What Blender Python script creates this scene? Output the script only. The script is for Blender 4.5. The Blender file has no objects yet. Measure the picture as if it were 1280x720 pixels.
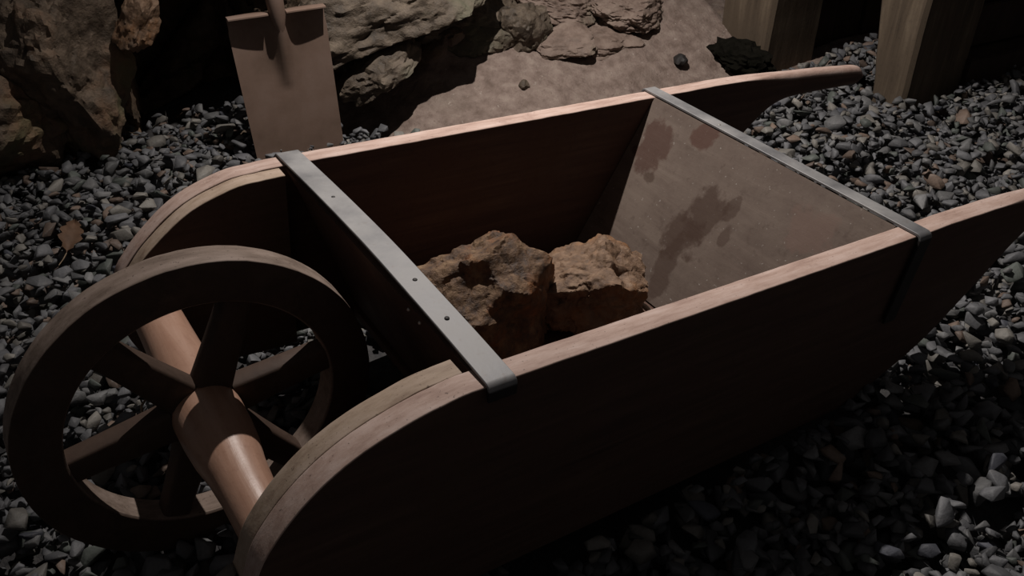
import bpy, bmesh, math, random
import numpy as np
from mathutils import Vector, Matrix, noise
from mathutils.bvhtree import BVHTree

random.seed(7)
rng = np.random.default_rng(11)
SC = bpy.context.scene
COL = SC.collection
TH = math.atan2(.0775, .92)          # the barrow sits nose-up on its wheel

# ------------------------------------------------------------------ helpers
def tag(o, label=None, cat=None, group=None, kind=None):
    if label: o['label'] = label
    if cat: o['category'] = cat
    if group: o['group'] = group
    if kind: o['kind'] = kind
    return o

def obj(name, me, mat=None, parent=None, smooth=35):
    if isinstance(me, bmesh.types.BMesh):
        bm = me
        bmesh.ops.recalc_face_normals(bm, faces=bm.faces)
        me = bpy.data.meshes.new(name); bm.to_mesh(me); bm.free()
    o = bpy.data.objects.new(name, me); COL.objects.link(o)
    if mat: me.materials.append(mat)
    if smooth:
        me.polygons.foreach_set('use_smooth', [True] * len(me.polygons))
        me.set_sharp_from_angle(angle=math.radians(smooth))
    if parent: o.parent = parent
    return o

def empty(name, loc=(0, 0, 0), rot=(0, 0, 0)):
    o = bpy.data.objects.new(name, None); COL.objects.link(o)
    o.location = loc; o.rotation_euler = rot; o.empty_display_size = .05
    return o

def mesh_np(name, V, F):
    me = bpy.data.meshes.new(name)
    me.from_pydata([tuple(v) for v in V], [], [tuple(f) for f in F]); me.update()
    return me

def catmull(pts, n):
    P = [np.array(p, float) for p in pts]
    P = [2 * P[0] - P[1]] + P + [2 * P[-1] - P[-2]]
    out = []
    for i in range(1, len(P) - 2):
        for k in range(12):
            t = k / 12
            a, b, c, d = P[i-1:i+3]
            out.append(.5 * (2*b + (c-a)*t + (2*a-5*b+4*c-d)*t*t + (-a+3*b-3*c+d)*t**3))
    out.append(P[-2]); out = np.array(out)
    L = np.r_[0, np.cumsum(np.linalg.norm(np.diff(out, axis=0), axis=1))]
    s = np.linspace(0, L[-1], n)
    return np.stack([np.interp(s, L, out[:, 0]), np.interp(s, L, out[:, 1])], 1)

# ------------------------------------------------------------------ materials
class NT:
    def __init__(s, name):
        s.m = bpy.data.materials.new(name); s.m.use_nodes = True
        s.t = s.m.node_tree; s.n = s.t.nodes; s.l = s.t.links
        s.p = s.n['Principled BSDF']
        s.tc = s.n.new('ShaderNodeTexCoord').outputs['Object']
    def map(s, scale=(1, 1, 1), vec=None):
        m = s.n.new('ShaderNodeMapping'); m.inputs['Scale'].default_value = scale
        s.l.new(vec or s.tc, m.inputs['Vector']); return m.outputs[0]
    def noise(s, scale, detail=6, rough=.6, vec=None, dist=0):
        n = s.n.new('ShaderNodeTexNoise'); n.inputs['Scale'].default_value = scale
        n.inputs['Detail'].default_value = detail; n.inputs['Roughness'].default_value = rough
        n.inputs['Distortion'].default_value = dist
        s.l.new(vec or s.tc, n.inputs['Vector']); return n.outputs['Fac']
    def voro(s, scale, vec=None, feature='F1', out='Distance'):
        n = s.n.new('ShaderNodeTexVoronoi'); n.feature = feature; n.inputs['Scale'].default_value = scale
        s.l.new(vec or s.tc, n.inputs['Vector']); return n.outputs[out]
    def ramp(s, fac, stops):
        r = s.n.new('ShaderNodeValToRGB'); e = r.color_ramp.elements
        while len(e) < len(stops): e.new(.5)
        for el, (p, c) in zip(e, stops):
            el.position = p; el.color = (*c, 1) if len(c) == 3 else c
        s.l.new(fac, r.inputs[0]); return r.outputs[0]
    def val(s, fac, a, b, c=0., d=1.):
        m = s.n.new('ShaderNodeMapRange'); s.l.new(fac, m.inputs[0])
        for i, v in enumerate((a, b, c, d)): m.inputs[i + 1].default_value = v
        return m.outputs[0]
    def mix(s, fac, a, b, mode='MIX'):
        m = s.n.new('ShaderNodeMix'); m.data_type = 'RGBA'; m.blend_type = mode
        if isinstance(fac, (int, float)): m.inputs[0].default_value = fac
        else: s.l.new(fac, m.inputs[0])
        for i, v in ((6, a), (7, b)):
            if isinstance(v, tuple): m.inputs[i].default_value = (*v, 1)
            else: s.l.new(v, m.inputs[i])
        return m.outputs[2]
    def math(s, op, a, b=0.):
        m = s.n.new('ShaderNodeMath'); m.operation = op
        for i, v in ((0, a), (1, b)):
            if isinstance(v, (int, float)): m.inputs[i].default_value = v
            else: s.l.new(v, m.inputs[i])
        return m.outputs[0]
    def bump(s, h, strength=.4, dist=.004, prev=None):
        b = s.n.new('ShaderNodeBump'); b.inputs['Strength'].default_value = strength
        b.inputs['Distance'].default_value = dist; s.l.new(h, b.inputs['Height'])
        if prev is not None: s.l.new(prev, b.inputs['Normal'])
        return b.outputs[0]
    def attr(s, name, out='Color'):
        a = s.n.new('ShaderNodeAttribute'); a.attribute_name = name; return a.outputs[out]
    def done(s, col, rough=.8, nrm=None, metal=0., spec=.3):
        if isinstance(col, tuple): s.p.inputs['Base Color'].default_value = (*col, 1)
        else: s.l.new(col, s.p.inputs['Base Color'])
        if isinstance(rough, (int, float)): s.p.inputs['Roughness'].default_value = rough
        else: s.l.new(rough, s.p.inputs['Roughness'])
        if nrm is not None: s.l.new(nrm, s.p.inputs['Normal'])
        s.p.inputs['Metallic'].default_value = metal
        s.p.inputs['Specular IOR Level'].default_value = spec
        return s.m

def wood(name, dark, mid, light, grain=(3, 60, 60), rough=.7, stains=(), spec=.3, worn=None):
    t = NT(name)
    g = t.noise(1.0, 7, .65, t.map(grain), .6)
    b = t.noise(7, 4, .6)
    col = t.ramp(g, [(.25, dark), (.5, mid), (.75, light)])
    col = t.mix(t.val(b, .35, .7), col, mid)
    fine = t.noise(90, 3, .7)
    col = t.mix(t.val(fine, .55, .8, 0, .45), col, dark)
    if stains:
        col = t.mix(t.val(t.noise(11, 7, .72), .42, .66, 0, .4), col, light)
        col = t.mix(t.val(t.noise(38, 5, .7), .58, .7, 0, .5), col, dark)
        col = t.mix(t.val(t.noise(130, 2, .6), .69, .73, 0, .7), col, (.30, .27, .24))
    for (cx, cy, cz, rx, ry, rz, amt, c) in stains:
        sub = t.n.new('ShaderNodeVectorMath'); sub.operation = 'SUBTRACT'; sub.inputs[1].default_value = (cx, cy, cz)
        t.l.new(t.tc, sub.inputs[0])
        dv = t.n.new('ShaderNodeVectorMath'); dv.operation = 'DIVIDE'; dv.inputs[1].default_value = (rx, ry, rz)
        t.l.new(sub.outputs[0], dv.inputs[0])
        ln = t.n.new('ShaderNodeVectorMath'); ln.operation = 'LENGTH'; t.l.new(dv.outputs[0], ln.inputs[0])
        w = t.math('ADD', ln.outputs['Value'], t.val(t.noise(28, 4, .6), 0, 1, -.9, .9))
        col = t.mix(t.val(w, .8, 1.05, amt, 0), col, c)
    if worn:
        wc = t.ramp(t.noise(1.0, 8, .72, t.map((9, 55, 40))), [(.32, worn[0]), (.48, worn[1]), (.66, worn[2])])
        wc = t.mix(t.val(t.noise(16, 6, .7), .58, .68, 0, .55), wc, worn[0])
        wc = t.mix(t.val(t.noise(240, 2, .6), .66, .72, 0, .6), wc, dark)
        col = t.mix(t.attr('worn', 'Fac'), col, wc)
    n = t.bump(g, .35, .0015); n = t.bump(fine, .25, .001, n)
    return t.done(col, t.val(b, .3, .7, rough - .1, rough + .12), n, spec=spec)

M_plank = wood('barrow_wood', (.040, .022, .016), (.085, .047, .034), (.13, .078, .056), worn=((.29, .19, .155), (.42, .30, .25), (.53, .41, .36)))
M_cheek = wood('cheek_wood', (.05, .03, .02), (.10, .06, .042), (.15, .095, .07), worn=((.24, .165, .12), (.36, .27, .20), (.44, .34, .27)))
DK = (.050, .027, .018)
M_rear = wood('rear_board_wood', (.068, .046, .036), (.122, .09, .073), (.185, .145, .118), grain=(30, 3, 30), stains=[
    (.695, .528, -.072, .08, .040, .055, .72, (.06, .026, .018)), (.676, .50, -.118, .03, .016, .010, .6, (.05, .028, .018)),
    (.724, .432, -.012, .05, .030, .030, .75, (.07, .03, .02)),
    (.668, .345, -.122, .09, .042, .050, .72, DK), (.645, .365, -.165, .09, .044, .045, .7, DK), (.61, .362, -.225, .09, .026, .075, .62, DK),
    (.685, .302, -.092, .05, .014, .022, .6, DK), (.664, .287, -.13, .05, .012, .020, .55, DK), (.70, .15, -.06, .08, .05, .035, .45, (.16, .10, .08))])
M_axle = wood('axle_wood', (.24, .12, .075), (.40, .235, .165), (.50, .32, .24), grain=(50, 5, 50), rough=.42, spec=.6)
M_wheel = wood('wheel_wood', (.028, .017, .012), (.062, .038, .027), (.095, .062, .046), grain=(25, 25, 25), worn=((.12, .085, .066), (.20, .15, .12), (.28, .215, .18)))
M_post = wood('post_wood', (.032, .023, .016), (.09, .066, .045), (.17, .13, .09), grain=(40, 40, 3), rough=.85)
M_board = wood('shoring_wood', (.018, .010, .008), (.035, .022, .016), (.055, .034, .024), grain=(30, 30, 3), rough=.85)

t = NT('worn_iron')
n1 = t.noise(14, 5, .6); n2 = t.noise(70, 4, .7)
c = t.ramp(n1, [(.3, (.13, .13, .135)), (.5, (.21, .207, .207)), (.7, (.29, .285, .28))])
c = t.mix(t.val(n2, .6, .8, 0, .5), c, (.14, .10, .08))
c = t.mix(t.attr('worn', 'Fac'), (.02, .016, .014), c)  # dark iron at the bent-down ends, painted blacker to stand for shade
M_iron = t.done(c, t.val(n1, .3, .7, .5, .68), t.bump(n2, .25, .0008), metal=.3, spec=.5)
t = NT('dark_iron')
M_dark = t.done((.035, .033, .032), .6, t.bump(t.noise(60), .3, .001), metal=.5)
t = NT('bright_nail')
M_nail = t.done((.55, .52, .48), .35, t.bump(t.noise(200), .2, .0005), metal=.8)

t = NT('shovel_steel')
n1 = t.noise(6, 5, .6); n2 = t.noise(90, 4, .7)
c = t.ramp(n1, [(.3, (.13, .086, .062)), (.5, (.19, .127, .096)), (.72, (.24, .17, .138))])
c = t.mix(t.val(n2, .5, .8, 0, .35), c, (.14, .095, .07))
M_shovel = t.done(c, t.val(n2, .3, .7, .5, .75), t.bump(n2, .2, .0008), metal=.15, spec=.4)
M_shaft = wood('shovel_shaft_wood', (.05, .03, .02), (.11, .07, .045), (.17, .11, .075), grain=(40, 40, 4))

t = NT('crushed_stone')
tint = t.attr('tint')
sp = t.noise(160, 4, .7); lg = t.noise(45, 3, .6)
c = t.mix(t.val(sp, .35, .75, 0, .35), tint, (.03, .03, .033))
c = t.mix(t.val(lg, .58, .75, 0, .35), c, (.17, .155, .14))
M_stone = t.done(c, .62, t.bump(sp, .5, .0012, t.bump(lg, .5, .003)), spec=.4)

t = NT('gravel_bed')
c = t.ramp(t.noise(60), [(.3, (.03, .03, .032)), (.7, (.07, .066, .064))])
M_bed = t.done(c, .9, t.bump(t.noise(80), .8, .01))

def rockmat(name, stops, tintcol, moss, tscale=6., spec=.35, bumpd=.006, tamt=.8, mossamt=.7):
    t = NT(name)
    a = t.noise(tscale, 8, .65); b = t.noise(tscale * 5, 6, .7); d = t.voro(tscale * 9)
    c = t.ramp(b, stops)
    c = t.mix(t.val(a, .52, .64, 0, tamt), c, tintcol)
    c = t.mix(t.val(t.noise(tscale * .8, 5, .6, t.map((1.3, .8, 1.1))), .56, .66, 0, mossamt), c, moss)
    n = t.bump(b, .8, bumpd); n = t.bump(t.noise(tscale * 22, 5, .7), .7, bumpd * .4, n)
    n = t.bump(d, .35, bumpd * .6, n)
    return t.done(c, t.val(b, .3, .7, .5, .85), n, spec=spec)

M_ore = rockmat('rusty_ore', [(.34, (.032, .016, .009)), (.52, (.12, .065, .032)), (.68, (.235, .15, .085))], (.30, .11, .03), (.045, .032, .026), 9, .5, .007)
M_ore2 = rockmat('pale_ore', [(.3, (.065, .035, .02)), (.5, (.165, .10, .06)), (.7, (.28, .19, .13))], (.26, .12, .045), (.19, .15, .115), 8, .4, .006)
ROCKSTOPS = [(.3, (.035, .025, .017)), (.5, (.11, .08, .056)), (.7, (.21, .155, .11))]
M_boul = rockmat('cave_boulder', ROCKSTOPS, (.23, .13, .075), (.11, .12, .06), 3.5, .35, .012)
M_boulg = rockmat('grey_cave_boulder', [(.3, (.028, .021, .015)), (.5, (.09, .068, .048)), (.7, (.175, .138, .102))], (.14, .11, .085), (.09, .095, .06), 3.0, .35, .012)

# cave wall: rock above, damp sand at its foot (attribute 'rock' says which, and paints shade on the hollow's floor)
t = NT('cave_wall')
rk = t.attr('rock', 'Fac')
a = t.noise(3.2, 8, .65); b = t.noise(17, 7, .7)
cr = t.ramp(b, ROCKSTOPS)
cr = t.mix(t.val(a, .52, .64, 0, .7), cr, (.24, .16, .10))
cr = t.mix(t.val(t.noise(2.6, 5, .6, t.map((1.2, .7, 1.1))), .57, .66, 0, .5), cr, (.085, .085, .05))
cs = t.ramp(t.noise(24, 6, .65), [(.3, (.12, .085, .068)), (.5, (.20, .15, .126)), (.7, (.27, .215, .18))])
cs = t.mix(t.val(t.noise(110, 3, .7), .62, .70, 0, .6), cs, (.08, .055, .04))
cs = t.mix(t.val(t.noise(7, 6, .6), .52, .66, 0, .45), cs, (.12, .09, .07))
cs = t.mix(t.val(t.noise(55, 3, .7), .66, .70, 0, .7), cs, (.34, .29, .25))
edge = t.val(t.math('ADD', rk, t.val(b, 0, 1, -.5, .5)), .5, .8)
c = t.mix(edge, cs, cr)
nn = t.bump(b, .7, .015); nn = t.bump(t.noise(70, 5, .7), .6, .005, nn)
M_wall = t.done(c, .78, nn, spec=.3)

t = NT('dry_leaf'); M_leaf = t.done(t.ramp(t.noise(60), [(.3, (.07, .038, .022)), (.7, (.13, .075, .045))]), .7, t.bump(t.noise(80), .4, .001))
t = NT('twig_bark'); M_twig = t.done(t.ramp(t.noise(80), [(.3, (.12, .08, .05)), (.7, (.30, .22, .15))]), .8, t.bump(t.noise(150), .4, .001))
t = NT('pale_splinter'); M_split = t.done(t.ramp(t.noise(80), [(.3, (.26, .19, .14)), (.7, (.42, .32, .25))]), .7)

# ------------------------------------------------------------------ the wheelbarrow
W = .62; T = .033; L = .737
barrow = empty('wheelbarrow', (.2556, 0, .3774), (0, TH, 0))
tag(barrow, 'old wooden wheelbarrow with iron straps and a spoked wooden wheel standing on gravel', 'wheelbarrow')
NOSE = (-.269, -.185)
TOP_N = [NOSE, (-.256, -.141), (-.241, -.114), (-.215, -.082), (-.18, -.052), (-.136, -.028), (-.078, -.010), (-.045, -.004), (0, 0), (.2, 0), (.45, 0),
         (.737, 0), (.836, .001), (.97, -.001), (1.129, -.004), (1.25, -.010), (1.348, -.022), (1.364, -.032), (1.368, -.043)]
TOP_F = [NOSE, (-.256, -.133), (-.241, -.110), (-.215, -.079), (-.16, -.034), (-.093, -.007), (-.045, -.002), (0, 0), (.2, 0), (.45, 0),
         (.737, 0), (.937, 0), (1.129, -.005), (1.25, -.012), (1.348, -.020), (1.364, -.031), (1.368, -.043)]
BOT = [NOSE, (-.262, -.222), (-.243, -.258), (-.205, -.29), (-.15, -.306), (-.09, -.311), (.2, -.311), (.45, -.311), (.66, -.312), (.715, -.306),
       (.783, -.279), (.871, -.235), (.945, -.176), (1.03, -.104), (1.085, -.072), (1.15, -.062), (1.25, -.062), (1.346, -.063), (1.364, -.055), (1.368, -.043)]

def sec_plank(top, bot, y0, y1, rad, jit=.0007, seed=0):
    """loft a plank between a top outline and a bottom outline, with rounded corners"""
    bm = bmesh.new(); rings = []
    ew = bm.verts.layers.float.new('worn')
    n = len(top); ym = (y0 + y1) / 2
    for i in range(n):
        a = np.array([top[i][0], top[i][1]]); b = np.array([bot[i][0], bot[i][1]])
        d = a - b; Ln = np.linalg.norm(d)
        u = np.array([0, 1.]) if Ln < 1e-4 else d / Ln
        Ln = max(Ln, 1e-4); r = min(rad(a[0]), .46 * Ln, .46 * (y1 - y0)); r = max(r, 1e-5)
        ring = []
        wob = jit * (noise.noise((a[0] * 25, seed, 0)) + .6 * noise.noise((a[0] * 90, seed, 3)))
        for (cy, cs, sy, ss) in ((y1, 1, -1, -1), (y0, 1, 1, -1), (y0, 0, 1, 1), (y1, 0, -1, 1)):
            angs = [k / 4 * math.pi / 2 for k in range(5)]
            pts = []
            for an in angs:
                # quarter circle from the side face to the edge face
                oy = cy + sy * r * (1 - math.cos(an)); os = (Ln if cs else 0) + ss * r * (1 - math.sin(an))
                pts.append((oy, os))
            # go: top-right, top-left, bottom-left, bottom-right
            if (cs, sy) in ((1, 1), (0, -1)): pts = pts[::-1]
            ring += pts
        vs = []
        for (oy, os) in ring:
            p = b + u * os
            if os > Ln / 2: p = p + u * wob
            vs.append(bm.verts.new((p[0], oy, p[1])))
            if os > Ln - r * .75: vs[-1][ew] = 1.
        rings.append(vs)
    for i in range(n - 1):
        A, B = rings[i], rings[i + 1]
        for k in range(len(A)):
            bm.faces.new((A[k], A[(k + 1) % len(A)], B[(k + 1) % len(A)], B[k]))
    bm.faces.new(rings[0][::-1]); bm.faces.new(rings[-1])
    bmesh.ops.remove_doubles(bm, verts=bm.verts, dist=1e-5)
    return bm

def prad(x):
    return .0018 + .0135 * min(1, max(0, (x - .98) / .15))
NS = 150
obj('side_plank', sec_plank(catmull(TOP_N, NS), catmull(BOT, NS), 0, T, prad, seed=1), M_plank, barrow, 40)
obj('side_plank', sec_plank(catmull(TOP_F, NS), catmull(BOT, NS), W - T, W, prad, seed=2), M_plank, barrow, 40)
# inner cheek boards doubling the nose, carrying the axle
def cheek(top, y0, y1, seed):
    tp = [p for p in top if p[0] < -.03] + [(-.010, -.001)]
    bt = [p for p in BOT if p[0] < -.1] + [(-.05, -.311), (-.010, -.311)]
    f = lambda P: [(x + .0012, z - .0008) for x, z in P]
    return sec_plank(catmull(f(tp), 60), [(x + .0012, z + .001) for x, z in catmull(bt, 60)], y0, y1, lambda x: .0018, seed=seed)
obj('cheek_board', cheek(TOP_N, T + .0008, .062, 5), M_cheek, barrow, 40)
obj('cheek_board', cheek(TOP_F, W - .062, W - T - .0008, 6), M_cheek, barrow, 40)

def slab(corners, thick_vec, bev=.0015, cuts=0):
    """four corners of one face pushed along thick_vec"""
    bm = bmesh.new(); tv = Vector(thick_vec)
    a = [bm.verts.new(Vector(c)) for c in corners]; b = [bm.verts.new(Vector(c) + tv) for c in corners]
    bm.faces.new(a); bm.faces.new(b[::-1])
    for i in range(4): bm.faces.new((a[i], b[i], b[(i + 1) % 4], a[(i + 1) % 4]))
    bmesh.ops.recalc_face_normals(bm, faces=bm.faces)
    bmesh.ops.bevel(bm, geom=list(bm.edges), offset=bev, segments=2, affect='EDGES')
    return bm
yi0, yi1 = T + .0005, W - T - .0005
front = obj('front_board', slab([(0, yi0, -.0015), (0, yi1, -.0015), (.112, yi1, -.288), (.112, yi0, -.288)], (.022, 0, .007)), M_plank, barrow)
for (yy, zz) in ((.187, -.018), (.160, -.021)):
    bm = bmesh.new(); bmesh.ops.create_uvsphere(bm, u_segments=10, v_segments=6, radius=.0028)
    o = obj('nail', bm, M_nail, front); o.location = (-.0015 + zz * -.39, yy, zz)
ta = math.tan(math.radians(28))
obj('rear_board', slab([(.733, yi0, .0009), (.733, yi1, .0009), (.733 - .285 * ta, yi1, -.286), (.733 - .285 * ta, yi0, -.286)], (.018, 0, -.0085)), M_rear, barrow)
obj('floor_board', slab([(.105, yi0, -.289), (.595, yi0, -.289), (.595, yi1, -.289), (.105, yi1, -.289)], (0, 0, -.018)), M_plank, barrow)

def strap(x0, w, th, bow, lift, drop_n, drop_f, lean):
    """flat iron strap laid across the planks, ends bent down over the outer faces"""
    path = []
    r = .006
    for k in range(8): # near drop, bottom up
        s = drop_n * (1 - k / 7); path.append((-lean * s, -th, -s - r + lift, 0))
    for k in range(1, 5):
        a = k / 5 * math.pi / 2; path.append((0, -th + r * (1 - math.cos(a)), lift - r + r * math.sin(a) + 0, 0))
    N = 40
    for k in range(N + 1):
        y = r - th + (W - 2 * (r - th)) * k / N
        path.append((0, y, lift + bow * math.sin(math.pi * k / N) ** 1.0, 0))
    for k in range(1, 5):
        a = (1 - k / 5) * math.pi / 2; path.append((0, W + th - r * (1 - math.cos(a)), lift - r + r * math.sin(a), 0))
    for k in range(8):
        s = drop_f * k / 7; path.append((-lean * s, W + th, -s - r + lift, 0))
    bm = bmesh.new(); rings = []; ew = bm.verts.layers.float.new('worn')
    P = [Vector(p[:3]) for p in path]
    for i, p in enumerate(P):
        t_ = (P[min(i + 1, len(P) - 1)] - P[max(i - 1, 0)]); t_.x = 0; t_.normalize()
        nrm = Vector((0, -t_.z, t_.y))   # outward
        b = .0007
        wob = .0006 * noise.noise((i * .11, x0 * 9, 2))
        prof = [(b, 0), (0, b), (0, th - b), (b, th), (w - b, th), (w, th - b), (w, b), (w - b, 0)]
        rings.append([bm.verts.new(Vector((x0 + px + p.x + wob, p.y, p.z)) + nrm * pz) for px, pz in prof])
        for v in rings[-1]: v[ew] = 1. if p.z > lift - r * .9 else 0.  # zero on the bent-down ends, so the material paints them in shade
    for A, B in zip(rings, rings[1:]):
        for k in range(8): bm.faces.new((A[k], A[(k + 1) % 8], B[(k + 1) % 8], B[k]))
    bm.faces.new(rings[0]); bm.faces.new(rings[-1][::-1])
    return bm
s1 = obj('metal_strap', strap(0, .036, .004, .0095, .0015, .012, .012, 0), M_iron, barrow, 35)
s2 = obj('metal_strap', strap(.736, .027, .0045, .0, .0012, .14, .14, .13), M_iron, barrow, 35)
for (st, x, y, z) in ((s1, .02, .20, .0137), (s1, .017, .115, .0115), (s2, .747, .425, .0055), (s1, .017, .44, .0125)):
    bm = bmesh.new(); bmesh.ops.create_uvsphere(bm, u_segments=12, v_segments=6, radius=.0032)
    bmesh.ops.scale(bm, vec=(1, 1, .45), verts=bm.verts)
    o = obj('rivet', bm, M_nail if st is s2 else M_dark, st); o.location = (x, y, z)

# axle: a turned bar, thickest at the wheel
AX, AZ = -.223, -.174
prof = [(.0625, .020), (.0630, .029), (.07, .0302), (.14, .0318), (.18, .035), (.215, .0405), (.25, .0432), (.285, .0438), (.31, .0438), (.335, .0425), (.37, .039), (.43, .0352), (.50, .0338), (.5565, .0335), (.557, .020)]
bm = bmesh.new(); rings = []
for (y, r) in prof:
    rings.append([bm.verts.new((AX + r * math.cos(2 * math.pi * k / 40), y, AZ + r * math.sin(2 * math.pi * k / 40))) for k in range(40)])
for A, B in zip(rings, rings[1:]):
    for k in range(40): bm.faces.new((A[k], A[(k + 1) % 40], B[(k + 1) % 40], B[k]))
bm.faces.new(rings[0]); bm.faces.new(rings[-1][::-1])
obj('axle', bm, M_axle, barrow, 50)

# wheel: rim with slightly worn edges, six tapering spokes
RO, RI, Y0, Y1 = .2225, .1665, .289, .331
bm = bmesh.new(); rings = []; ew = bm.verts.layers.float.new('worn')
NR = 120
for k in range(NR):
    a = 2 * math.pi * k / NR
    w1 = .0011 * noise.noise((math.cos(a) * 3, math.sin(a) * 3, 1)) + .0006 * noise.noise((math.cos(a) * 12, math.sin(a) * 12, 4))
    ro = RO + w1; e = .0025
    pr = [(ro - e, Y0), (ro - .0005, Y0 + .0012), (ro, Y0 + e * 1.4), (ro, Y1 - e), (ro - e * .6, Y1), (RI + e, Y1), (RI, Y1 - e), (RI, Y0 + e), (RI + e, Y0)]
    rings.append([bm.verts.new((AX + r * math.cos(a), y, AZ + r * math.sin(a))) for r, y in pr])
    for q_ in (2, 3, 6, 7): rings[-1][q_][ew] = 1.
for i in range(NR):
    A, B = rings[i], rings[(i + 1) % NR]
    for k in range(9): bm.faces.new((A[k], A[(k + 1) % 9], B[(k + 1) % 9], B[k]))
wheel = obj('wheel', bm, M_wheel, barrow, 35)
tag(wheel, 'spoked wooden wheel with a worn grey-brown tread')
for q in range(6):
    a = math.radians(10 + 60 * q); ca, sa = math.cos(a), math.sin(a)
    bm = bmesh.new(); rings = []
    for (r, hw, hy) in ((.0405, .0245, .017), (.09, .0215, .0165), (.13, .0195, .016), (.1675, .0185, .0155)):
        ring = []
        for k in range(16):
            b = 2 * math.pi * k / 16
            cx = math.copysign(abs(math.cos(b)) ** .35, math.cos(b)); sx = math.copysign(abs(math.sin(b)) ** .35, math.sin(b))
            p, yy = hw * cx, .3095 + hy * sx
            ring.append(bm.verts.new((AX + r * ca - p * sa, yy, AZ + r * sa + p * ca)))
        rings.append(ring)
    for A, B in zip(rings, rings[1:]):
        for k in range(16): bm.faces.new((A[k], A[(k + 1) % 16], B[(k + 1) % 16], B[k]))
    bm.faces.new(rings[0]); bm.faces.new(rings[-1][::-1])
    obj('spoke', bm, M_wheel, wheel, 50)

BM = Matrix.Translation(barrow.location) @ Matrix.Rotation(TH, 4, 'Y')
def bw(p): return BM @ Vector(p)

# ------------------------------------------------------------------ rocks
def rock_mesh(name, planes, radii, seed, sub=6, a1=.10, f1=2.2, a2=.05, f2=6, facets=14, crag=.06, vs=.55, strat=None, carve=()):
    """angular lump: unit directions cut by random planes, then craggy displacement"""
    r = random.Random(seed)
    pl = [(Vector(n).normalized(), h) for n, h in planes]
    for _ in range(facets):
        v = Vector((r.gauss(0, 1), r.gauss(0, 1), r.gauss(0, 1))).normalized(); pl.append((v, r.uniform(.8, 1.02)))
    bm = bmesh.new(); bmesh.ops.create_icosphere(bm, subdivisions=sub, radius=1)
    R = Vector(radii); off = Vector((seed * 3.1, seed * 1.7, seed * .9))
    for v in bm.verts:
        d = v.co.normalized(); h = 1.25
        for n, k in pl:
            c = n.dot(d)
            if c > .05: h = min(h, k / c)
        q = d * h
        n1 = noise.fractal(q * f1 + off, .9, 2.1, 4) * a1
        if vs != .55: vsc = 2.6
        else: vsc = f2 * .55
        qs = q if strat is None else Vector((q.x * .45 + q.z * .5, q.y * .8, q.z * 1.5 - q.x * .7))
        vd, vp = noise.voronoi(qs * vsc + off * .5 + noise.noise_vector(q * 3 + off) * .35)
        cr = min(1, (vd[1] - vd[0]) * 3.0) - 1
        blk = noise.noise(Vector(vp[0]) * 7.3)
        n2 = noise.fractal(q * f2 + off, 1.0, 2.2, 5) * a2
        rg = (.5 - abs(noise.noise(q * f2 * 1.4 + off))) * a2 * .8
        q = q * (1 + n1 + n2 + rg + crag * (cr * .7 + blk * .9))
        for cc, cr_, dp in carve:
            e_ = (q - Vector(cc)).length / cr_
            if e_ < 1: q = q - q.normalized() * dp * (1 - e_ ** 3)
        v.co = Vector((q.x * R.x, q.y * R.y, q.z * R.z))
    bmesh.ops.recalc_face_normals(bm, faces=bm.faces)
    me = bpy.data.meshes.new(name); bm.to_mesh(me); bm.free()
    return me

def place_rock(name, me, mat, loc, rot, label, cat, group=None, floor=None, smooth=28):
    o = obj(name, me, mat, None, smooth); o.rotation_euler = rot
    Rm = o.rotation_euler.to_matrix()
    if floor is not None:
        zmin = min((Rm @ v.co).z for v in me.vertices); loc = (loc[0], loc[1], floor - zmin)
    o.location = loc
    return tag(o, label, cat, group)

FL = .3774 - .289      # height of the box floor under x=.3 of the barrow
c1 = bw((.262, .385, -.289)); c2 = bw((.455, .352, -.289))
ore1 = rock_mesh('ore_rock', [((-.35, -.92, .10), .66), ((.5, -.86, .05), .72), ((-.72, -.40, .56), .70), ((-.15, .3, .95), .86), ((.80, .1, .6), .84), ((0, 0, -1), .72), ((-.97, .1, .05), .84), ((.1, .9, .4), .8), ((.1, -.62, .78), .80)],
                 (.125, .115, .113), 13, 6, .11, 1.2, .030, 5, 1, .05, .5, None, [((-.30, -.42, .66), .55, .12), ((0, -.85, -.1), .4, .10)])
place_rock('ore_rock', ore1, M_ore, (c1.x, c1.y, 0), (0, 0, .15), 'large rust-brown craggy ore rock inside the wheelbarrow, nearer the front strap', 'rock', 'ore rocks in the wheelbarrow', floor=c1.z + .001)
ore2 = rock_mesh('ore_rock', [((-.1, -1, .05), .72), ((.6, -.1, .8), .80), ((0, 0, -1), .75), ((-.3, -.3, .9), .82), ((1, 0, 0), .88), ((.6, -.8, .05), .80)],
                 (.092, .085, .075), 9, 6, .14, 1.4, .036, 5, 2, .06, .5, None, [((.35, -.25, .62), .30, .16), ((-.75, -.4, .2), .25, .12), ((0, -.9, -.1), .35, .12)])
place_rock('ore_rock', ore2, M_ore2, (c2.x, c2.y, 0), (0, .1, -.5), 'smaller paler ore rock with a rounded top inside the wheelbarrow, beside the rear board', 'rock', 'ore rocks in the wheelbarrow', floor=c2.z + .001)

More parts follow.
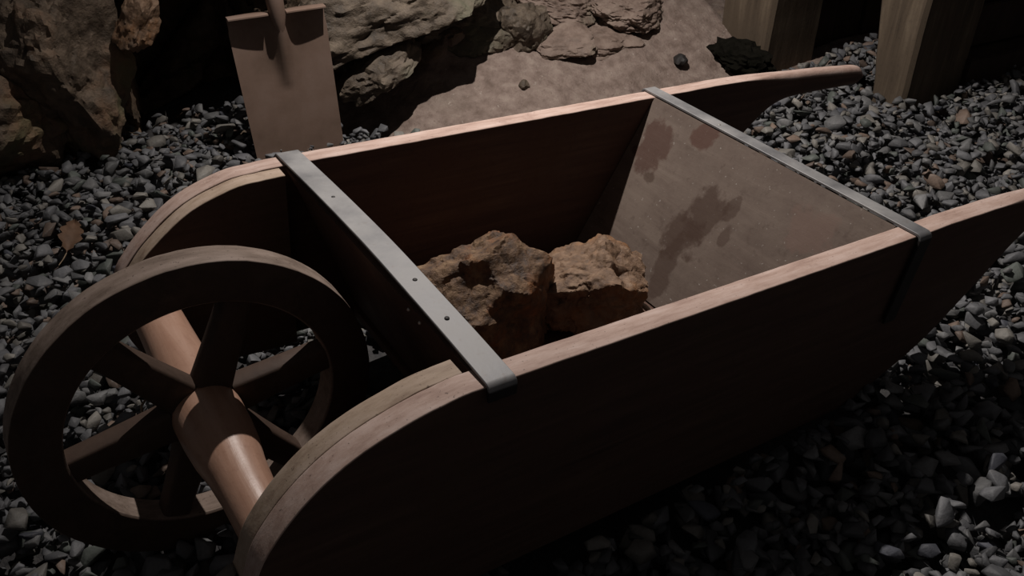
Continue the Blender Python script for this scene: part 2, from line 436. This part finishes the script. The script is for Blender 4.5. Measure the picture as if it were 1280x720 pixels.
# ------------------------------------------------------------------ shovel leaning against the cave wall
sh = empty('shovel', (.535, 1.362, -.012), (math.radians(-10), 0, math.radians(-7)))
tag(sh, 'rusty square-mouth shovel standing on its blade against the cave rock behind the wheelbarrow', 'shovel')
bm = bmesh.new(); NX, NZ = 28, 36; H = .345
def bx(u, s): return (u - .5) * (.212 + .014 * s + (.004 if s < .9 else 0))
def by(u, s):
    c = abs(u - .5) * 2
    dish = .010 * (c ** 2.2)
    ridge = -.042 * math.exp(-((u - .5) / (.03 + .13 * max(0, s - .35))) ** 2) * max(0, (s - .50) / .50) ** .9
    return -dish + ridge
for side in (0, 1):
    g = [[bm.verts.new((bx(i / NX, j / NZ), by(i / NX, j / NZ) + side * .0025, -.02 + (H + .02) * j / NZ)) for i in range(NX + 1)] for j in range(NZ + 1)]
    for j in range(NZ):
        for i in range(NX):
            f = (g[j][i], g[j][i + 1], g[j + 1][i + 1], g[j + 1][i]); bm.faces.new(f if not side else f[::-1])
    if side == 0: g0 = g
bor0 = [g0[0][i] for i in range(NX + 1)] + [g0[j][NX] for j in range(1, NZ + 1)] + [g0[NZ][i] for i in range(NX - 1, -1, -1)] + [g0[j][0] for j in range(NZ - 1, 0, -1)]
bor1 = [g[0][i] for i in range(NX + 1)] + [g[j][NX] for j in range(1, NZ + 1)] + [g[NZ][i] for i in range(NX - 1, -1, -1)] + [g[j][0] for j in range(NZ - 1, 0, -1)]
for k in range(len(bor0)):
    k2 = (k + 1) % len(bor0); bm.faces.new((bor0[k], bor1[k], bor1[k2], bor0[k2]))
obj('blade', bm, M_shovel, sh, 60)
for s in (-1, 1):   # foot treads folded forward from the blade's top edge
    bm = bmesh.new()
    xa, xb = (.020, .113) if s > 0 else (-.113, -.022)
    n = 8; rows = []
    for j in range(5):
        a = j / 4; rows.append([])
        for i in range(n + 1):
            x = xa + (xb - xa) * i / n
            rows[-1].append((x, -.002 - .034 * a, H - .001 + .0025 * math.sin(a * 2.6) - .004 * a))
    top = [[bm.verts.new(p) for p in r_] for r_ in rows]; bot = [[bm.verts.new((p[0], p[1], p[2] - .003)) for p in r_] for r_ in rows]
    for j in range(4):
        for i in range(n):
            bm.faces.new((top[j][i], top[j][i+1], top[j+1][i+1], top[j+1][i])); bm.faces.new((bot[j][i], bot[j+1][i], bot[j+1][i+1], bot[j][i+1]))
    for j in range(4):
        bm.faces.new((top[j][0], top[j+1][0], bot[j+1][0], bot[j][0])); bm.faces.new((top[j][n], bot[j][n], bot[j+1][n], top[j+1][n]))
    for i in range(n):
        bm.faces.new((top[0][i], bot[0][i], bot[0][i+1], top[0][i+1])); bm.faces.new((top[4][i], top[4][i+1], bot[4][i+1], bot[4][i]))
    obj('foot_tread', bm, M_shovel, sh, 40)
def tube(pts, rads, seg=18, cap=True):
    bm = bmesh.new(); rings = []
    P = [Vector(p) for p in pts]
    for i, p in enumerate(P):
        d = (P[min(i + 1, len(P) - 1)] - P[max(i - 1, 0)]).normalized()
        u = d.cross(Vector((0, 1, .01)) if abs(d.y) < .9 else Vector((1, 0, 0))).normalized(); v = d.cross(u)
        rings.append([bm.verts.new(p + (u * math.cos(2 * math.pi * k / seg) + v * math.sin(2 * math.pi * k / seg)) * rads[i]) for k in range(seg)])
    for A, B in zip(rings, rings[1:]):
        for k in range(seg): bm.faces.new((A[k], A[(k + 1) % seg], B[(k + 1) % seg], B[k]))
    bm.faces.new(rings[0]); bm.faces.new(rings[-1][::-1])
    return bm
obj('socket', tube([(0, -.018, H - .06), (0, -.026, H - .01), (0, -.022, H + .06), (0, -.008, H + .16)], [.008, .0190, .0215, .0195]), M_shovel, sh, 60)
obj('shaft', tube([(0, -.009, H + .15), (0, .0, H + .4), (0, .0, H + .70)], [.0175, .0175, .0165]), M_shaft, sh, 60)
gx = .055
obj('grip', tube([(-gx, 0, H + .79), (gx, 0, H + .79)], [.015, .015]), M_shaft, sh, 60)
for s in (-1, 1): obj('grip_arm', tube([(0, 0, H + .69), (s * .03, 0, H + .72), (s * .048, 0, H + .77), (s * .05, 0, H + .80)], [.014, .011, .010, .010]), M_shaft, sh, 60)

# ------------------------------------------------------------------ cave wall with the sandy slope at its foot
def sst(x, a, b):
    t_ = min(1, max(0, (x - a) / (b - a))); return t_ * t_ * (3 - 2 * t_)
YB = [(-1.4, 1.72), (-.3, 1.66), (0, 1.62), (.16, 1.60), (.23, 1.70), (.30, 2.0), (.56, 2.0), (.64, 1.76), (.78, 1.60), (.95, 1.50), (1.10, 1.50), (1.30, 1.62), (1.55, 1.78), (1.9, 1.95), (3.4, 2.05)]
yx = [p[0] for p in YB]; yy_ = [p[1] for p in YB]
def ramp_h(x, y):
    return max(0, y - (1.12 - .05 * noise.noise((x * 2, 0, 0)))) * .36 * sst(x, .70, 1.05) * (1 - .9 * sst(x, 1.88, 2.02)) + .06 * sst(x, 1.2, 2.2) * sst(y, 1.1, 1.4) * (1 - sst(x, 1.88, 2.02))
XS = np.linspace(-1.4, 3.3, 640); NT_ = 250
V = []; RK = []
for x in XS:
    yb = float(np.interp(x, yx, yy_)); m = 3.2 - 2.2 * sst(x, 1.0, 1.5)
    lowz = -.06 + .035 * sst(x, .62, .95)
    P = [(.95, lowz)]
    for k in range(1, 13):
        y = .95 + (yb - .95) * k / 12; P.append((y, lowz + ramp_h(x, y)))
    z0 = P[-1][1]
    hgt = 1.15
    P.append((yb + .03, z0 + .03 * m * .5))
    P.append((yb + .03 + hgt / m, z0 + hgt))
    P = np.array(P); Ls = np.r_[0, np.cumsum(np.linalg.norm(np.diff(P, axis=0), axis=1))]
    s = np.linspace(0, Ls[-1], NT_); Yc = np.interp(s, Ls, P[:, 0]); Zc = np.interp(s, Ls, P[:, 1])
    for y, z in zip(Yc, Zc):
        w = sst(y - yb + .10 * noise.noise((x * 4, y * 4, 7)) , -.10, .05)
        lump = .5 * sst(noise.noise((x * 3.1, y * 3.1, 4)) + .25 * noise.noise((x * 9, y * 9, 2)), -.05, .18) * sst(x, 1.15, 1.45) * sst(y, 1.28, 1.5)
        V.append((x, y, z)); RK.append(max(w, lump, sst(y, 1.5, 1.62) * sst(x, .05, .2) * (1 - sst(x, .6, .8))))  # hollow's floor given the darker rock colour to paint in shade
F = []
nx = len(XS)
for i in range(nx - 1):
    for j in range(NT_ - 1):
        a = i * NT_ + j; F.append((a, a + NT_, a + NT_ + 1, a + 1))
def cave_disp(p, w):
    q = Vector(p)
    o = Vector((0, 0, 0))
    wv = noise.noise_vector(q * 3.1) * .12
    qs = Vector((q.x * .62 + q.z * .55, q.y * .9, q.z * 1.25 - q.x * .75)) + wv
    vd, vp = noise.voronoi(qs * 4.0)
    c1_ = noise.noise(Vector(vp[0]) * 9.1); e1 = min(1, (vd[1] - vd[0]) * 4) - 1
    vd2, vp2 = noise.voronoi(qs * 10.0)
    c2_ = noise.noise(Vector(vp2[0]) * 5.7); e2 = min(1, (vd2[1] - vd2[0]) * 3) - 1
    f = noise.fractal(q * 5, .9, 2.1, 6)
    rdg = .5 - abs(noise.noise(q * 9))
    amp = .13 * c1_ + .03 * e1 + .032 * c2_ + .008 * e2 + .06 * f + .02 * rdg
    sand = .010 * noise.fractal(q * 7, 1, 2, 4) + .0025 * noise.noise(q * 60)
    nd = Vector((.15 * noise.noise(q * 2.3), -.85, .45))
        # a hollow behind the shovel, darkened by an unseen added brow that blocks the lamp
    win = sst(p[0], .10, .22) * (1 - sst(p[0], .62, .72))
    shade_brow = -max(0, p[1] - 1.60) * sst(p[2], .34, .43) * win
    return q + nd * amp * w + Vector((0, shade_brow, sand * (1 - w)))
V2 = [cave_disp(p, w) for p, w in zip(V, RK)]
me = mesh_np('wall_back', V2, F)
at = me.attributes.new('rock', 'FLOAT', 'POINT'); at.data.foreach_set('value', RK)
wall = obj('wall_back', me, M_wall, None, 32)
tag(wall, 'rough brown cave wall with a slope of damp sand at its foot', 'wall', None, 'structure')

# the chamber's other rock walls, beyond the posts and behind the viewer's left
def side_wall(name, a, b, label):
    A = np.array(a, float); B = np.array(b, float); n1, n2 = 90, 45; Vw = []; dvec = (B - A); Lw = np.linalg.norm(dvec); nr = np.array([-dvec[1], dvec[0]]) / Lw
    for i in range(n1 + 1):
        for j in range(n2 + 1):
            p = A + dvec * i / n1; z = -.08 + 1.35 * j / n2
            q = Vector((p[0], p[1], z)); am = .10 * noise.fractal(q * 2.5, .9, 2.1, 5) + .05 * noise.noise(Vector(noise.voronoi(q * 4)[1][0]) * 5)
            Vw.append((p[0] + nr[0] * am, p[1] + nr[1] * am, z))
    Fw = [(i * (n2 + 1) + j, (i + 1) * (n2 + 1) + j, (i + 1) * (n2 + 1) + j + 1, i * (n2 + 1) + j + 1) for i in range(n1) for j in range(n2)]
    m = mesh_np(name, Vw, Fw); at_ = m.attributes.new('rock', 'FLOAT', 'POINT'); at_.data.foreach_set('value', [1.] * len(Vw))
    return tag(obj(name, m, M_wall, None, 32), label, 'wall', None, 'structure')
side_wall('wall_right', (3.45, -1.7), (3.35, 2.3), 'dark rock wall beyond the timber posts')

# loose boulders at the wall's foot
UC = [((0, -.55, -.83), .38)]
M_sandrock = rockmat('sandstone', [(.3, (.10, .07, .055)), (.5, (.18, .132, .107)), (.7, (.25, .195, .16))], (.22, .165, .135), (.15, .135, .095), 3.0, .25, .008)
BL = [
 ('boulder', (-.16, 1.66, .12), (.20, .16, .17), (.1, .2, .4), 21, M_boul, 'rounded brown boulder at the left end of the cave wall foot', []),
 ('boulder', (.10, 1.66, .18), (.13, .13, .20), (.2, -.3, .9), 23, M_boul, 'tall olive-brown boulder left of the dark gap beside the shovel', []),
 ('boulder', (.262, 1.57, .30), (.036, .04, .062), (.1, .5, .2), 25, M_ore2, 'small tan block of rock high in the wall left of the shovel', []),
 ('boulder', (.93, 1.53, .245), (.25, .20, .13), (.1, -.15, .25), 27, M_boulg, 'broad grey-brown slab of rock right of the shovel, overhanging a dark hollow', UC),
 ('boulder', (.80, 1.42, .125), (.10, .085, .05), (.15, -.45, .3), 33, M_boulg, 'low wedge-shaped rock under the overhanging slab beside the shovel', UC),
 ('boulder', (1.13, 1.60, .15), (.15, .14, .12), (0, .25, -.3), 29, M_boulg, 'mossy grey rock at the edge of the sandy slope', []),
 ('boulder', (1.27, 1.49, .125), (.075, .07, .075), (0, .1, .8), 31, M_boulg, 'knobbly brown rock standing out of the sandy slope', []),
 ('boulder', (1.385, 1.395, .085), (.085, .07, .034), (.2, -.1, .1), 37, M_sandrock, 'flat sandy ledge of rock with a black hollow beneath', UC),
 ('boulder', (1.66, 1.46, .115), (.13, .10, .05), (.1, .1, .5), 39, M_sandrock, 'low broad sandstone lump higher up the sandy slope near the left timber post', []),
 ('boulder', (1.46, 1.56, .125), (.14, .10, .045), (.1, .25, .4), 41, M_sandrock, 'pale flat rock half sunk in the sandy slope above the ledge', []),
 ('boulder', (1.52, 1.38, .065), (.10, .07, .03), (.15, .1, -.2), 43, M_sandrock, 'low sand-coloured rock half sunk in the slope below the broad lump', []),
]
for nm, loc, rad, rot, seed, mt, lab, ex in BL:
    me = rock_mesh(nm, [((0, 0, -1), .85)] + ex, rad, seed, 6 if rad[0] > .12 else 5, .20, 1.2, .030, 4, 6, .05, .5, True)
    place_rock(nm, me, mt, loc, rot, lab, 'boulder', 'boulders at the foot of the cave wall')

def gz(x, y):
    return -.025 + ramp_h(x, y)
for (x, y, r, seed, lab) in [(1.655, 1.225, .022, 51, 'small black stone lying alone on the sand behind the far handle'),
                             (1.16, 1.30, .016, 52, 'small grey pebble lying on the sand behind the far side plank')]:
    me = rock_mesh('sand_pebble', [], (r, r * .8, r * .65), seed, 3, .1, 2, .04, 5, 8, .05)
    mt = M_dark if seed == 51 else M_boulg
    place_rock('sand_pebble', me, mt, (x, y, gz(x, y) + r * .45), (0, 0, 1), lab, 'pebble')

# ------------------------------------------------------------------ timber posts and shoring
def timber(w0, w1, d, h, seed, bev=.006, warp=.004):
    """hewn post: origin at the foot, -X face at x=0; y from -w/2.. ; taper from w0 (foot) to w1 (top)"""
    bm = bmesh.new(); n = 50; rings = []
    for k in range(n + 1):
        z = -.03 + (h + .03) * k / n; w = w0 + (w1 - w0) * min(1, max(0, z) / .35)
        ring = []
        base = []
        c = .010
        pr = [(c, 0), (d - c, 0), (d, c), (d, w - c), (d - c, w), (c, w), (0, w - c), (0, c)]
        for i, (a, b) in enumerate(pr):
            q = noise.noise_vector((a * 6 + seed, b * 6, z * 3)) * warp + noise.noise_vector((a * 9, b * 9 + seed, z * 20)) * warp * .35
            ring.append(bm.verts.new((a + q.x, b + q.y, z)))
        rings.append(ring)
    for A, B in zip(rings, rings[1:]):
        for k in range(8): bm.faces.new((A[k], A[(k + 1) % 8], B[(k + 1) % 8], B[k]))
    bm.faces.new(rings[0]); bm.faces.new(rings[-1][::-1])
    return bm
p1 = obj('timber_post', timber(.20, .20, .22, 1.3, 3), M_post, None, 30); p1.location = (1.885, 1.115, 0)
tag(p1, 'square weathered timber post standing where the sand meets the gravel, left one of the two', 'post', 'timber posts')
p2 = obj('timber_post', timber(.105, .17, .26, 1.3, 8), M_post, None, 30); p2.location = (2.03, .735, 0)
tag(p2, 'square weathered timber post standing in the gravel beyond the handles, right one of the two', 'post', 'timber posts')
def board(a, b, z0, z1, th, seed):
    A = Vector((a[0], a[1], 0)); B = Vector((b[0], b[1], 0)); d = (B - A).normalized(); nrm = Vector((-d.y, d.x, 0))
    return slab([(A.x, A.y, z0), (B.x, B.y, z0), (B.x, B.y, z1), (A.x, A.y, z1)], nrm * th, .003)
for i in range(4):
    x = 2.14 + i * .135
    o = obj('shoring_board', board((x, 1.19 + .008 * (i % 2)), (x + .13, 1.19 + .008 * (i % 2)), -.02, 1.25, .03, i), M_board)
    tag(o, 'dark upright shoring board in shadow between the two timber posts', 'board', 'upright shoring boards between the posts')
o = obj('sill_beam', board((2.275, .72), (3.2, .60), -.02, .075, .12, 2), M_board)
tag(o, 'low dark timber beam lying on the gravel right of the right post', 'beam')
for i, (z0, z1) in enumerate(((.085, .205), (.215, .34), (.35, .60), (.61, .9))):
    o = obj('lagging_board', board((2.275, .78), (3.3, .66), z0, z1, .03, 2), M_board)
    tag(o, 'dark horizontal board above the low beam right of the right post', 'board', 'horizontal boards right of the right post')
me = rock_mesh('dark_clod', [], (.055, .085, .045), 61, 4, .2, 2.5, .12, 5, 6, .15)
t = NT('dark_peat'); M_peat = t.done(t.ramp(t.noise(40), [(.3, (.003, .003, .002)), (.7, (.009, .008, .006))]), 1., t.bump(t.noise(60), .8, .006), spec=.05)
place_rock('dark_clod', me, M_peat, (1.815, 1.155, .03), (0, 0, .2), 'black crumbly lump of earth at the foot of the left timber post', 'clod')

# ------------------------------------------------------------------ leaf, twig, splinter
def leaf_bm():
    bm = bmesh.new(); N = 12; top = []
    for i in range(N + 1):
        s = i / N; wd = .016 * math.sin(math.pi * s ** .8) * (1 + .25 * math.sin(s * 26)); wd = max(wd, .0008)
        z = .007 * math.sin(s * 3) ; row = []
        for c_ in (-1, -.5, 0, .5, 1):
            row.append((-.035 + .07 * s, wd * c_, z + .006 * abs(c_) ** 1.5))
        top.append(row)
    lay = []
    for dz in (0, -.0006):
        lay.append([[bm.verts.new((p[0], p[1], p[2] + dz)) for p in row] for row in top])
    a, b = lay
    for i in range(N):
        for k in range(4):
            bm.faces.new((a[i][k], a[i+1][k], a[i+1][k+1], a[i][k+1])); bm.faces.new((b[i][k], b[i][k+1], b[i+1][k+1], b[i+1][k]))
        for k in (0, 4): bm.faces.new((a[i][k], b[i][k], b[i+1][k], a[i+1][k]))
    return bm
leaf = obj('dry_leaf', leaf_bm(), M_leaf, None, 60); leaf.location = (-.03, 1.175, .030); leaf.rotation_euler = (.35, -.1, 1.2); leaf.scale = (1.5, 1.3, 1.3)
tag(leaf, 'curled reddish-brown dry leaf lying on the gravel left of the wheelbarrow', 'leaf')
st = obj('stalk', tube([(-.034, 0, 0), (-.05, .002, .002), (-.062, .006, 0)], [.0009, .0008, .0006], 6), M_twig, leaf, 60)
tw = obj('twig', tube([(-.05, -.01, 0), (-.02, .004, .004), (.012, .002, .006), (.04, .016, .004), (.06, .014, .0)], [.0016, .0022, .002, .0016, .001], 7), M_twig, None, 60)
tw.location = (-.02, .60, .026); tw.rotation_euler = (0, 0, .9)
tag(tw, 'thin crooked twig lying on the gravel seen through the wheel spokes', 'twig')
tg = bw((.497, .105, -.268))
sp_ = obj('wood_splinter', tube([bw((.541, .350, -.262)), bw((.550, .330, -.270)), bw((.556, .300, -.279)), bw((.556, .255, -.284))], [.004, .0048, .0048, .004], 8), M_split, None, 60)
tag(sp_, 'short pale stick poking out beside the smaller ore rock in the wheelbarrow', 'stick')

# ------------------------------------------------------------------ floor
def fl_h(x, y): return -.05
bm = bmesh.new()
vs = [bm.verts.new(p) for p in ((-2.2, -1.6, -.06), (3.6, -1.6, -.06), (3.6, 2.2, -.06), (-2.2, 2.2, -.06))]
bm.faces.new(vs)
bmesh.ops.subdivide_edges(bm, edges=bm.edges, cuts=60, use_grid_fill=True)
for v in bm.verts: v.co.z += .006 * noise.noise(v.co * 6)
fl = obj('floor', bm, M_bed, None, 0)
tag(fl, 'dark earth bed under the crushed stone', 'floor', None, 'structure')

# ------------------------------------------------------------------ crushed stone, dropped stone by stone onto a height map
protos = []
for k in range(26):
    r = random.Random(100 + k)
    bm = bmesh.new()
    n = r.choice((9, 10, 11, 12, 13))
    for i in range(n):
        th_ = r.uniform(0, 2 * math.pi); u = r.uniform(-1, 1); s = math.sqrt(1 - u * u); rr = r.uniform(.8, 1.05)
        bm.verts.new((rr * s * math.cos(th_), .74 * rr * s * math.sin(th_), .47 * rr * u))
    res = bmesh.ops.convex_hull(bm, input=bm.verts)
    bmesh.ops.delete(bm, geom=[v for v in bm.verts if not v.link_faces], context='VERTS')
    bmesh.ops.bevel(bm, geom=list(bm.edges), offset=.045, segments=1, affect='EDGES')
    bmesh.ops.triangulate(bm, faces=[f for f in bm.faces if len(f.verts) > 4])
    bmesh.ops.recalc_face_normals(bm, faces=bm.faces)
    bm.verts.index_update()
    protos.append((np.array([v.co[:] for v in bm.verts]), [[v.index for v in f.verts] for f in bm.faces])); bm.free()

CAMP = np.array([-.10091, -.60671, 1.01323])
CR = np.array([.84264725, -.5384599, .00255851]); CD = np.array([-.31295212, -.49360091, -.81143029]); CF = np.array([.43818555, .68294881, -.58444362])
FP = 1113.58
def project(P):
    q = P - CAMP; z = q @ CF
    return 640 + FP * (q @ CR) / z, 360 + FP * (q @ CD) / z, z

GX0, GX1, GY0, GY1, GS = -1.3, 3.0, -1.0, 1.75, .005
HM = np.full((int((GX1 - GX0) / GS), int((GY1 - GY0) / GS)), -.050)
for i in range(HM.shape[0]):
    x = GX0 + i * GS; HM[i] += .005 * math.sin(x * 5)
def back_limit(x): return float(np.interp(x, [-1.4, -.2, .1, .28, .56, .66, .80, .95, 1.3, 1.7, 1.85, 2.2, 3.2], [1.68, 1.66, 1.62, 1.73, 1.72, 1.44, 1.24, 1.10, 1.02, .98, 1.05, 1.10, 1.10]))
stones = []
def tint_for(x, y):
    r = rng.random()
    left = x < .3 and y > .8
    if r < .52: c = np.array([.155, .157, .165])
    elif r < .72: c = np.array([.20, .20, .20])
    elif r < .84: c = np.array([.24, .225, .20])
    elif r < .90: c = np.array([.125, .14, .125])
    elif r < (.99 if left else .96): c = np.array([.21, .15, .115])
    elif r < .985: c = np.array([.29, .27, .24])
    else: c = np.array([.085, .09, .11])
    return c * rng.uniform(.42, .95)
NST = 30000
NSM = 34000
cand = np.stack([rng.uniform(GX0 + .04, GX1 - .04, NST + NSM), rng.uniform(GY0 + .04, GY1 - .04, NST + NSM)], 1)
cosT, sinT = math.cos(TH), math.sin(TH)
for ci, (x, y) in enumerate(cand):
    small = ci >= NST
    if small and HM[int((x - GX0) / GS), int((y - GY0) / GS)] > .012: continue
    if y > back_limit(x) + rng.normal(0, .012): continue
    if .30 < x < 1.02 and .0 < y < .62: continue
    nearblade = abs(x - .535) < .14 and 1.20 < y < 1.40
    if 1.88 < x < 2.14 and 1.09 < y: continue
    if 1.995 < x < 2.28 and .70 < y < .90: continue
    # keep only what the picture or a side step from it could see
    u, v, z = project(np.array([x, y, 0.]))
    if z < .3 or u < -260 or u > 1540 or v > 1000: continue
    a = rng.uniform(.015, .031) * (1 + (.25 if rng.random() < .12 else 0))
    if small: a = rng.uniform(.010, .019)
    k = rng.integers(len(protos)); PV, PF = protos[k]
    tz = rng.uniform(0, 2 * math.pi); tx, ty = rng.normal(0, .38, 2)
    R_ = np.array((Matrix.Rotation(tx, 3, 'X') @ Matrix.Rotation(ty, 3, 'Y') @ Matrix.Rotation(tz, 3, 'Z')))
    P = (PV * np.array([a, a * rng.uniform(.8, 1.15), a * rng.uniform(.75, 1.25)])) @ R_.T
    i, j = int((x - GX0) / GS), int((y - GY0) / GS); w = max(1, int(a * .75 / GS))
    win = HM[i - w:i + w + 1, j - w:j + w + 1]
    h = float(np.percentile(win, 60)); zc = h - P[:, 2].min() * .72
    top = zc + P[:, 2].max() * .75
    if top > (.004 if nearblade else .036): continue
    HM[i - w:i + w + 1, j - w:j + w + 1] = np.maximum(win, top - .004 * rng.random())
    stones.append((x, y, zc, k, P + np.array([x, y, zc]), tint_for(x, y), a))

def stones_mesh(name, lst, origin=None):
    Vs = []; loops = []; starts = []; tot = []; cols = []; nv = 0; nl = 0
    for s in lst:
        P = s[4]; PF = protos[s[3]][1]
        Vs.append(P - origin if origin is not None else P)
        cols.append(np.tile(np.append(s[5], 1.), (len(P), 1)))
        for f in PF:
            starts.append(nl); tot.append(len(f)); loops.extend([i + nv for i in f]); nl += len(f)
        nv += len(P)
    Vs = np.concatenate(Vs); cols = np.concatenate(cols)
    me = bpy.data.meshes.new(name)
    me.vertices.add(len(Vs)); me.vertices.foreach_set('co', Vs.astype(np.float32).ravel())
    me.loops.add(nl); me.loops.foreach_set('vertex_index', np.array(loops, np.int32))
    me.polygons.add(len(starts)); me.polygons.foreach_set('loop_start', np.array(starts, np.int32))
    try: me.polygons.foreach_set('loop_total', np.array(tot, np.int32))
    except Exception: pass
    me.update(calc_edges=True); me.validate()
    ca = me.color_attributes.new('tint', 'FLOAT_COLOR', 'POINT'); ca.data.foreach_set('color', cols.astype(np.float32).ravel())
    return me, Vs, loops, starts, tot

# which stones does the picture show, and how large?
me_all, Vs, loops, starts, tot = stones_mesh('tmp', stones)
polys = [loops[s:s + n] for s, n in zip(starts, tot)]
owner = []
for si, s in enumerate(stones): owner += [si] * len(protos[s[3]][1])
Vall = [tuple(v) for v in Vs]
bv_g = BVHTree.FromPolygons(Vall, polys)
occ_v = []; occ_f = []
bpy.context.view_layer.update()
for o in SC.objects:
    if o.type != 'MESH' or o is fl or o is wall: continue
    if len(o.data.vertices) > 20000 and 'ore' not in o.name: continue
    b = len(occ_v); mw = o.matrix_world
    occ_v += [mw @ v.co for v in o.data.vertices]; occ_f += [[b + i for i in p.vertices] for p in o.data.polygons]
bv_o = BVHTree.FromPolygons(occ_v, occ_f)
cam_v = Vector(CAMP)
cnt = {}
STEP = 5
for py in range(60, 720, STEP):
    for px in range(1, 1280, STEP):
        d = Vector(CF * 1. + CR * ((px - 640) / FP) + CD * ((py - 360) / FP)).normalized()
        hit = bv_g.ray_cast(cam_v, d)
        if hit[2] is None: continue
        h2 = bv_o.ray_cast(cam_v, d)
        if h2[2] is not None and h2[3] < hit[3]: continue
        si = owner[hit[2]]; cnt[si] = cnt.get(si, 0) + 1
bpy.data.meshes.remove(me_all)
best = sorted(cnt, key=lambda i: -cnt[i])[:300]
bset = set(best)
def colour_word(c):
    if c[0] > c[2] * 1.35: return 'rusty brown'
    if c[0] > .22: return 'pale grey'
    if c[1] > c[0] * 1.08 and c[1] > c[2] * 1.05: return 'greenish grey'
    if c[2] > c[0] * 1.2: return 'dark slate-blue'
    if c.mean() > .165: return 'mid grey'
    return 'dark blue-grey'
def region(x, y):
    u, v, z = project(np.array([x, y, 0.01]))
    if v > 480 and u > 560: return 'in the lower right corner' if u > 1100 and v > 550 else 'in the dark before the near plank'
    if u > 860: return ('below the near handle' if y < .05 else 'between the two handles')
    if u < 480 and v > 560: return 'at the bottom left below the wheel'
    if u < 160 and v > 380: return 'left of the wheel rim'
    if u < 500 and v > 380: return 'seen through the gaps of the wheel'
    if u < 330: return 'at the foot of the left rocks'
    return 'beside the shovel blade'
for i in best:
    s = stones[i]; org = np.array([s[0], s[1], s[2]])
    me, *_ = stones_mesh('crushed_stone', [s], org)
    o = obj('crushed_stone', me, M_stone, None, 0); o.location = org
    cw, rg = colour_word(s[5]), region(s[0], s[1])
    size = 'larger' if s[4].ptp(axis=0).max() > .055 else 'smaller'
    tag(o, f'{size} {cw} stone in the gravel {rg}', 'stone', f'{size} {cw} stones {rg}')
rest = [s for i, s in enumerate(stones) if i not in bset]
me, *_ = stones_mesh('crushed_stone_gravel', rest)
gr = obj('crushed_stone_gravel', me, M_stone, None, 0)
tag(gr, 'bed of loose grey crushed stone gravel spread under and around the wheelbarrow', 'gravel', None, 'stuff')
print('stones', len(stones), 'seen', len(cnt))

# ------------------------------------------------------------------ camera
cam = bpy.data.cameras.new('camera'); co = bpy.data.objects.new('camera', cam); COL.objects.link(co)
cam.sensor_width = 36; cam.lens = FP / 1280 * 36; cam.clip_start = .02
Mx = Matrix(((CR[0], -CD[0], -CF[0], CAMP[0]), (CR[1], -CD[1], -CF[1], CAMP[1]), (CR[2], -CD[2], -CF[2], CAMP[2]), (0, 0, 0, 1)))
co.matrix_world = Mx
SC.camera = co

# ------------------------------------------------------------------ light: one small lamp hanging above the far side of the barrow
ld = bpy.data.lights.new('hanging_lamp', 'SPOT'); lo = bpy.data.objects.new('hanging_lamp', ld); COL.objects.link(lo)
ld.energy = 145; ld.color = (1, .93, .88); ld.shadow_soft_size = .012
ld.spot_size = math.radians(128); ld.spot_blend = 1
lo.location = (.81, 1.02, 1.73)
tgt = Vector((1.2, .62, 0)); lo.rotation_euler = (tgt - lo.location).to_track_quat('-Z', 'Y').to_euler()
wd = bpy.data.worlds.new('cave_air'); SC.world = wd; wd.use_nodes = True
bg = wd.node_tree.nodes['Background']; bg.inputs[0].default_value = (1, .95, .95, 1); bg.inputs[1].default_value = .045
vs_ = SC.view_settings
vs_.view_transform = 'Standard'; vs_.look = 'None'; vs_.gamma = 1; vs_.use_curve_mapping = False; vs_.exposure = 0
